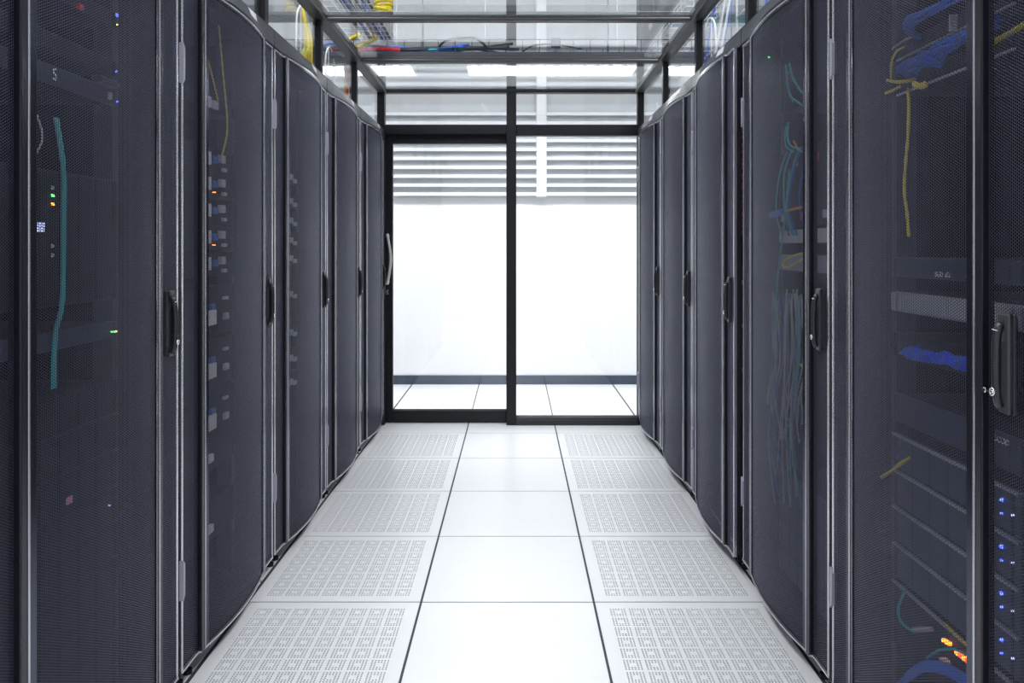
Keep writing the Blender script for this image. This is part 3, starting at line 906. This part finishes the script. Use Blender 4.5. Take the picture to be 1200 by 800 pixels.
# --- right rack 2
S = ('R', 2)
for pts, m_, r_, la in [
    ([(921,76),(923,96),(926,112),(933,118),(940,124)], M_TEAL, .0036, 'teal cable curving at the top of the second right rack, outer'),
    ([(925,74),(928,88),(934,100),(941,110)], M_TEAL, .0034, 'teal cable curving at the top of the second right rack, inner'),
    ([(930,120),(926,110),(922,96),(924,84)], M_TEAL, .003, 'teal cable doubling back at the top of the second right rack'),
    ([(924,143),(923,158),(926,170),(934,174),(944,180)], M_TEAL, .0040, 'lower teal cable hooking toward the front edge, second right rack'),
    ([(921,148),(920,160),(922,172),(930,178)], M_TEAL, .0030, 'thin teal cable beside the lower hook, second right rack'),
    ([(930,165),(934,172),(940,178)], M_ORGC, .0028, 'short orange cable beside the lower teal hook, second right rack'),
    ([(925,198),(922,232),(919,262),(914,300),(910,345),(909,392)], M_TEAL, .0030, 'long teal cable hanging down the far side of second right rack'),
    ([(922,247),(930,245),(939,243)], M_ORGC, .0040, 'short orange lead above the pale device, second right rack'),
    ([(946,296),(934,298),(922,304),(917,311),(924,313),(935,307),(946,300)], M_YELC, .0034, 'yellow cable loop below the pale device, second right rack'),
    ([(904,252),(911,250),(919,248)], M_BLUEC, .0110, 'wide blue cable tie crossing the hanging teal cable'),
    ([(938,427),(942,430),(946,432)], M_YELC, .0034, 'small yellow plug lead among the hanging grey cables')]:
    cable('cable', *S, pxpath(*S, pts, .05), r_, m_, la)
t = unit(*S, 1.244, .048, 'pale grey device, upper of two in the second right rack', M_GBOX, 'grey_device', 'device')
plate(t, -.03, .03, .016, .022, M_SERV, 'slot', .006)
t = unit(*S, 1.150, .058, 'pale grey device, lower of two in the second right rack', mat('mid_grey_device', (0.3, 0.31, 0.35), .5, grain=.06), 'grey_device', 'device')
t = unit(*S, 1.30, .26, 'dark chassis above the pale devices of the second right rack', M_SERV, 'chassis', 'chassis', style='drives')
for k in range(7):
    plate(t, -.22+.06*k, -.19+.06*k, .02+.09*(k % 3), .045+.09*(k % 3), M_REDC if k % 2 else M_GBOX, 'port_tag')
for k in range(6):
    sx = random.uniform(-.2, .18)
    cable('network_cable', *S, [(sx, .085, 1.56), (sx+.01, .055, 1.48), (sx+random.uniform(-.03,.03), .05, 1.36), (sx+random.uniform(-.03,.03), .075, 1.27)], .003, M_TEAL if k % 2 else M_BLUEC,
          ('teal' if k % 2 else 'blue') + ' patch cable in front of the dark chassis, second right rack', group=('teal' if k % 2 else 'blue') + ' patch cables over the dark chassis')
t = unit(*S, 1.70, .2, 'dark top chassis with one green light in the second right rack', M_SERV, 'chassis', 'chassis')
s, z = PX(*S, 901, 67, .05)
tag(MB().box(-.003,.003,-.003,.003,-.003,.003,.001).build('green_indicator', M_LED_G, None, W(*S, s, .05, z)), 'tiny green light high behind the mesh of the second right rack', 'light')
for k in range(34):
    px0 = 906 + 40*((k*13) % 34)/34
    w_ = random.uniform(-3, 3)
    top = 338 + random.uniform(0, 14); bot = random.uniform(470, 600)
    y_ = .045 + .05*random.random()
    c_ = M_GREYC if k % 4 != 3 else (M_BLUEC if k % 8 == 3 else M_TEAL)
    nmz = {M_GREYC: 'grey', M_BLUEC: 'dark blue', M_TEAL: 'teal'}[c_]
    pts = [(px0, top, y_+.02), (px0+w_, top+40, y_), (px0+w_*1.6+random.uniform(-3,3), 425, y_), (px0-6+w_+random.uniform(-4,4), (425+bot)/2, y_), (px0-2+random.uniform(-6,6), bot, y_+.01)]
    cable('cable', *S, pxpath(*S, pts), .0026, c_, '%s cable in the loose hanging curtain of the second right rack' % nmz, group='hanging %s cables in the second right rack' % nmz, n=5, smooth=4)
for k in range(4):
    unit(*S, .10+.09*k, .088, 'dark server, %s from the floor in the second right rack' % nm[k].replace('top', 'first'), M_SERVB, 'server', 'server', style='drives')

# --- right rack 3 : red cables behind the door left ajar
S = ('R', 3)
t = unit(*S, 1.28, .60, 'dark switch chassis full of red cables behind the ajar door', M_SERV, 'switch_chassis', 'switch', style='drives')
for k in range(26):
    z0 = 1.33 + .021*k
    s0 = random.uniform(-.02, .06)
    cable('red_cable', *S, [(s0, .088, z0), (s0+.05, .065, z0+.012), (s0+.11, .052, z0-.004), (s0+.17, .050, z0-.03), (s0+.22, .078, z0-.05)], .0048, M_REDC,
          'red network cable looping behind the door left ajar', group='red cables behind the ajar door', n=5, smooth=4)
cable('teal_cable', *S, [(.02, .085, 1.80), (.08, .06, 1.82), (.16, .048, 1.79), (.24, .07, 1.76)], .007, M_TEAL, 'teal cable above the red ones behind the ajar door')
t = unit(*S, .55, .60, 'dark lower chassis behind the ajar door with faint red marks', M_SERV, 'switch_chassis', 'switch', style='drives')
for k in range(9):
    plate(t, .0+.02*(k % 3), .08+.02*(k % 3), .05+.06*k, .065+.06*k, M_REDC if k % 3 == 0 else M_GBOX, 'port_tag', .02)

# ------------------------------------------------------------------ overhead trays and cables outside the glass
def basket_tray(name, label, p0, p1, w, h, m, pitch=.1, wire=.0025):
    p0 = Vector(p0); p1 = Vector(p1)
    dv = (p1-p0); L = dv.length; dv.normalize(); sd = dv.cross(Vector((0,0,1)))
    t = thing(name, label, 'cable tray', p0)
    for sx in (-1, 1):
        for zz in (0, h*.5, h):
            o = sd*sx*w/2 + Vector((0,0,zz))
            MB().tube([o, o+dv*L], wire*1.2, 6).build('long_wire', m, t)
    for q in (-.25, .0, .25):
        MB().tube([sd*w*q, sd*w*q+dv*L], wire, 6).build('long_wire', m, t)
    a_ = sd*w/2
    um = MB().tube([-a_+Vector((0,0,h)), -a_, a_, a_+Vector((0,0,h))], wire, 6).mesh('cross_wire', m)
    for k in range(int(L/pitch)+1):
        obj('cross_wire', um, t, dv*(pitch*k+.02))
    return t
# crosswise tray above the aisle, solid dark base
ty, tz = 4.92, 2.44
t = basket_tray('cable_tray', 'dark crosswise cable tray above the glass roof near the partition', (-1.9, ty, tz), (1.9, ty, tz), .24, .105, M_TRAYD, .107)
MB().box(0, 3.8, -.125, .125, -.008, .028, .004).build('tray_base', M_TRAYD, t)
for xx in (.55, 1.3, 2.5, 3.3):
    MB().tube([(xx,0,.0),(xx,0,RZ-tz)], .006, 6).build('hanger_rod', M_TRAYD, t)
for k in range(14):
    x0 = -1.5+random.uniform(0,.3); x1 = -.22+random.uniform(-.2,.25)
    ws = [Vector((x0, ty+random.uniform(-.09,.09), tz+.04+random.uniform(0,.03)))]
    for j in range(1, 6):
        ws.append(Vector((x0+(x1-x0)*j/5, ty+random.uniform(-.1,.1), tz+.045+random.uniform(0,.045))))
    m_ = [M_TEAL, M_TRAYD, M_BLUEC, M_BLKC][k % 4]; cn = ['teal', 'slate', 'blue', 'black'][k % 4]
    tag(MB().tube([w-ws[0] for w in ws], .009, 6, 4).build('tray_cable', m_, None, ws[0], True), '%s cable lying in the crosswise tray above the glass roof' % cn, 'cable', '%s cables in the crosswise tray' % cn)
for (pts, r_, m_, la) in [
    ([(-.52,ty,2.50),(-.46,ty-.02,2.56),(-.38,ty-.05,2.57),(-.26,ty-.1,2.56),(-.17,ty-.12,2.49)], .008, M_BLKC, 'black cable humping over the crosswise tray, left of centre'),
    ([(.05,ty-.05,2.49),(.12,ty-.1,2.515),(.26,ty-.12,2.515),(.42,ty-.1,2.49)], .005, M_BLKC, 'thin black cable over the crosswise tray, right of centre'),
    ([(-1.08,4.75,2.50),(-1.0,4.72,2.54),(-.92,4.7,2.55),(-.86,4.7,2.53),(-.93,4.72,2.50),(-1.02,4.74,2.47)], .012, M_YELC, 'yellow cable draped on the left end of the crosswise tray'),
    ([(-.98,4.74,2.46),(-.86,4.73,2.47),(-.72,4.73,2.46)], .010, M_REDC, 'red cable at the left end of the crosswise tray'),
]:
    ws = [Vector(q) for q in pts]
    tag(MB().tube([w-ws[0] for w in ws], r_, 8, 5).build('cable', m_, None, ws[0], True), la, 'cable')
tag(MB().box(-.03,.03,-.02,.02,-.025,.035,.006).build('junction_box', M_TRAYD, None, (.255, ty-.145, 2.51)), 'small dark box on the crosswise tray above the right pane', 'box')

# lengthwise basket trays
basket_tray('cable_tray', 'short pale wire basket tray above the glass roof at the upper left', (-.86, 3.7, 2.52), (-.86, 4.79, 2.52), .20, .08, M_WIREW, .10, .0018)
for k in range(10):
    m_ = [M_GREYC, M_TRAYD, M_BLUEC, M_GREYC, M_TRAYD][k % 5]; cn = ['grey', 'slate', 'blue', 'grey', 'slate'][k % 5]
    x0 = -.94 + .017*k
    ws = [Vector((x0+random.uniform(-.008,.008), 3.75+.25*j, 2.534+random.uniform(0,.012))) for j in range(5)]
    tag(MB().tube([w-ws[0] for w in ws], .008, 6, 4).build('tray_cable', m_, None, ws[0], True), '%s cable lying in the short wire basket tray at the upper left' % cn, 'cable', '%s cables in the short basket tray' % cn)
for sgn, nm_ in ((-1, 'left'), (1, 'right')):
    basket_tray('cable_tray', 'pale wire basket tray running along above the %s rack row' % nm_, (sgn*1.2, 2.6, 2.75), (sgn*1.2, 6.2, 2.75), .26, .08, M_WIREW, .12, .002)
# wire drop-out guides (white hoops) with cable drops behind the side glass
def dropout(x, y, label, w=.10):
    t = thing('wire_guide', label, 'cable guide', (x, y, 2.05))
    MB().tube([(0,-w,-.045),(0,-w,.30),(0,-w*.6,.40),(0,0,.43),(0,w*.6,.40),(0,w,.30),(0,w,-.045)], .005, 6, 4).build('hoop', M_WIREW, t, smooth=True)
    for zz in (.08, .24):
        MB().tube([(0,-w,zz),(0,w,zz)], .004, 6).build('rung', M_WIREW, t)
    MB().tube([(0,-w*.35,-.045),(0,-w*.35,.42)], .004, 6).build('upright', M_WIREW, t)
    return t
dropout(-1.10, 3.93, 'white wire hoop guide behind the left glass with yellow cables', .12)
dropout(-1.16, 4.75, 'white wire hoop guide behind the left glass, further back', .12)
dropout(1.02, 3.35, 'white wire hoop guide behind the right glass, nearer one', .14)
dropout(1.06, 4.15, 'white wire hoop guide behind the right glass, further one', .14)
for k in range(12):
    a_ = 2*math.pi*k/12; q = .022 + .012*(k % 2)
    cx, cy = -1.10, 4.02
    ws = [Vector((cx-.16, cy+.03, 2.765)), Vector((cx-.09, cy+.02, 2.70)), Vector((cx+q*.3*math.cos(a_), cy+q*.3*math.sin(a_), 2.36)), Vector((cx+q*math.cos(a_), cy+q*math.sin(a_), 2.22)), Vector((cx+q*1.1*math.cos(a_), cy+q*1.1*math.sin(a_), 2.12)), Vector((cx+q*.9*math.cos(a_), cy+q*.9*math.sin(a_), 2.002))]
    tag(MB().tube([w-ws[0] for w in ws], .010, 6, 4).build('yellow_cable', M_YELC, None, ws[0], True), 'yellow cable in the fat drop behind the left side glass', 'cable', 'yellow cable drop behind the left glass')
for k in range(8):
    a_ = 2*math.pi*k/8
    cx, cy = -1.12, 5.08
    m_ = M_YELC if k % 3 else M_REDC; cn = 'yellow' if k % 3 else 'red'
    ws = [Vector((cx-.14, cy, 2.765)), Vector((cx-.07, cy, 2.65)), Vector((cx+.02*math.cos(a_), cy+.03*math.sin(a_), 2.40)), Vector((cx+.025*math.cos(a_), cy+.04*math.sin(a_), 2.2)), Vector((cx+.03*math.cos(a_), cy+.05*math.sin(a_), 2.002))]
    tag(MB().tube([w-ws[0] for w in ws], .008, 6, 4).build('cable', m_, None, ws[0], True), '%s cable dropping to the last left rack behind the glass' % cn, 'cable', '%s cable drop at the last left rack' % cn)
yc = MB()
for k in range(7):
    yc.torus((0, 0, (k-3)*.012), (.2*math.sin(k), .2*math.cos(k), 1), .038+.004*(k % 3), .008, 18, 6)
tag(yc.build('yellow_coil', M_YELC, None, (-.70, 4.02, 2.50), True), 'yellow coiled fibre lead lying above the glass roof, upper left', 'cable coil')
for k in range(12):
    y0 = 2.9 + random.uniform(0, 1.6)
    x0 = 1.04 + random.uniform(0, .12)
    m_ = [M_WIREW, M_BLUEC, M_GREYC][k % 3]; cn = ['white', 'blue', 'grey'][k % 3]
    ws = [Vector((1.22, y0, 2.765)), Vector((1.15, y0+.02, 2.74)), Vector((x0+.03, y0+.05, 2.56)), Vector((x0, y0+.08, 2.36)), Vector((x0+random.uniform(-.03,.03), y0+.1, 2.2)), Vector((x0+random.uniform(-.03,.03), y0+.12, 2.002))]
    tag(MB().tube([w-ws[0] for w in ws], .006, 6, 4).build('cable', m_, None, ws[0], True), '%s cable dropping onto the right racks behind the side glass' % cn, 'cable', '%s cable drops behind the right glass' % cn)
tag(MB().box(-1.2, 1.2, -.06, .06, -.035, .035, .006).build('cable_duct', mat('teal_grey_duct', (0.05, 0.16, 0.19), .5, grain=.15, scale=9), None, (2.4, 6.05, 3.04)), 'teal grey duct crossing behind the right rack row under the ceiling', 'duct')
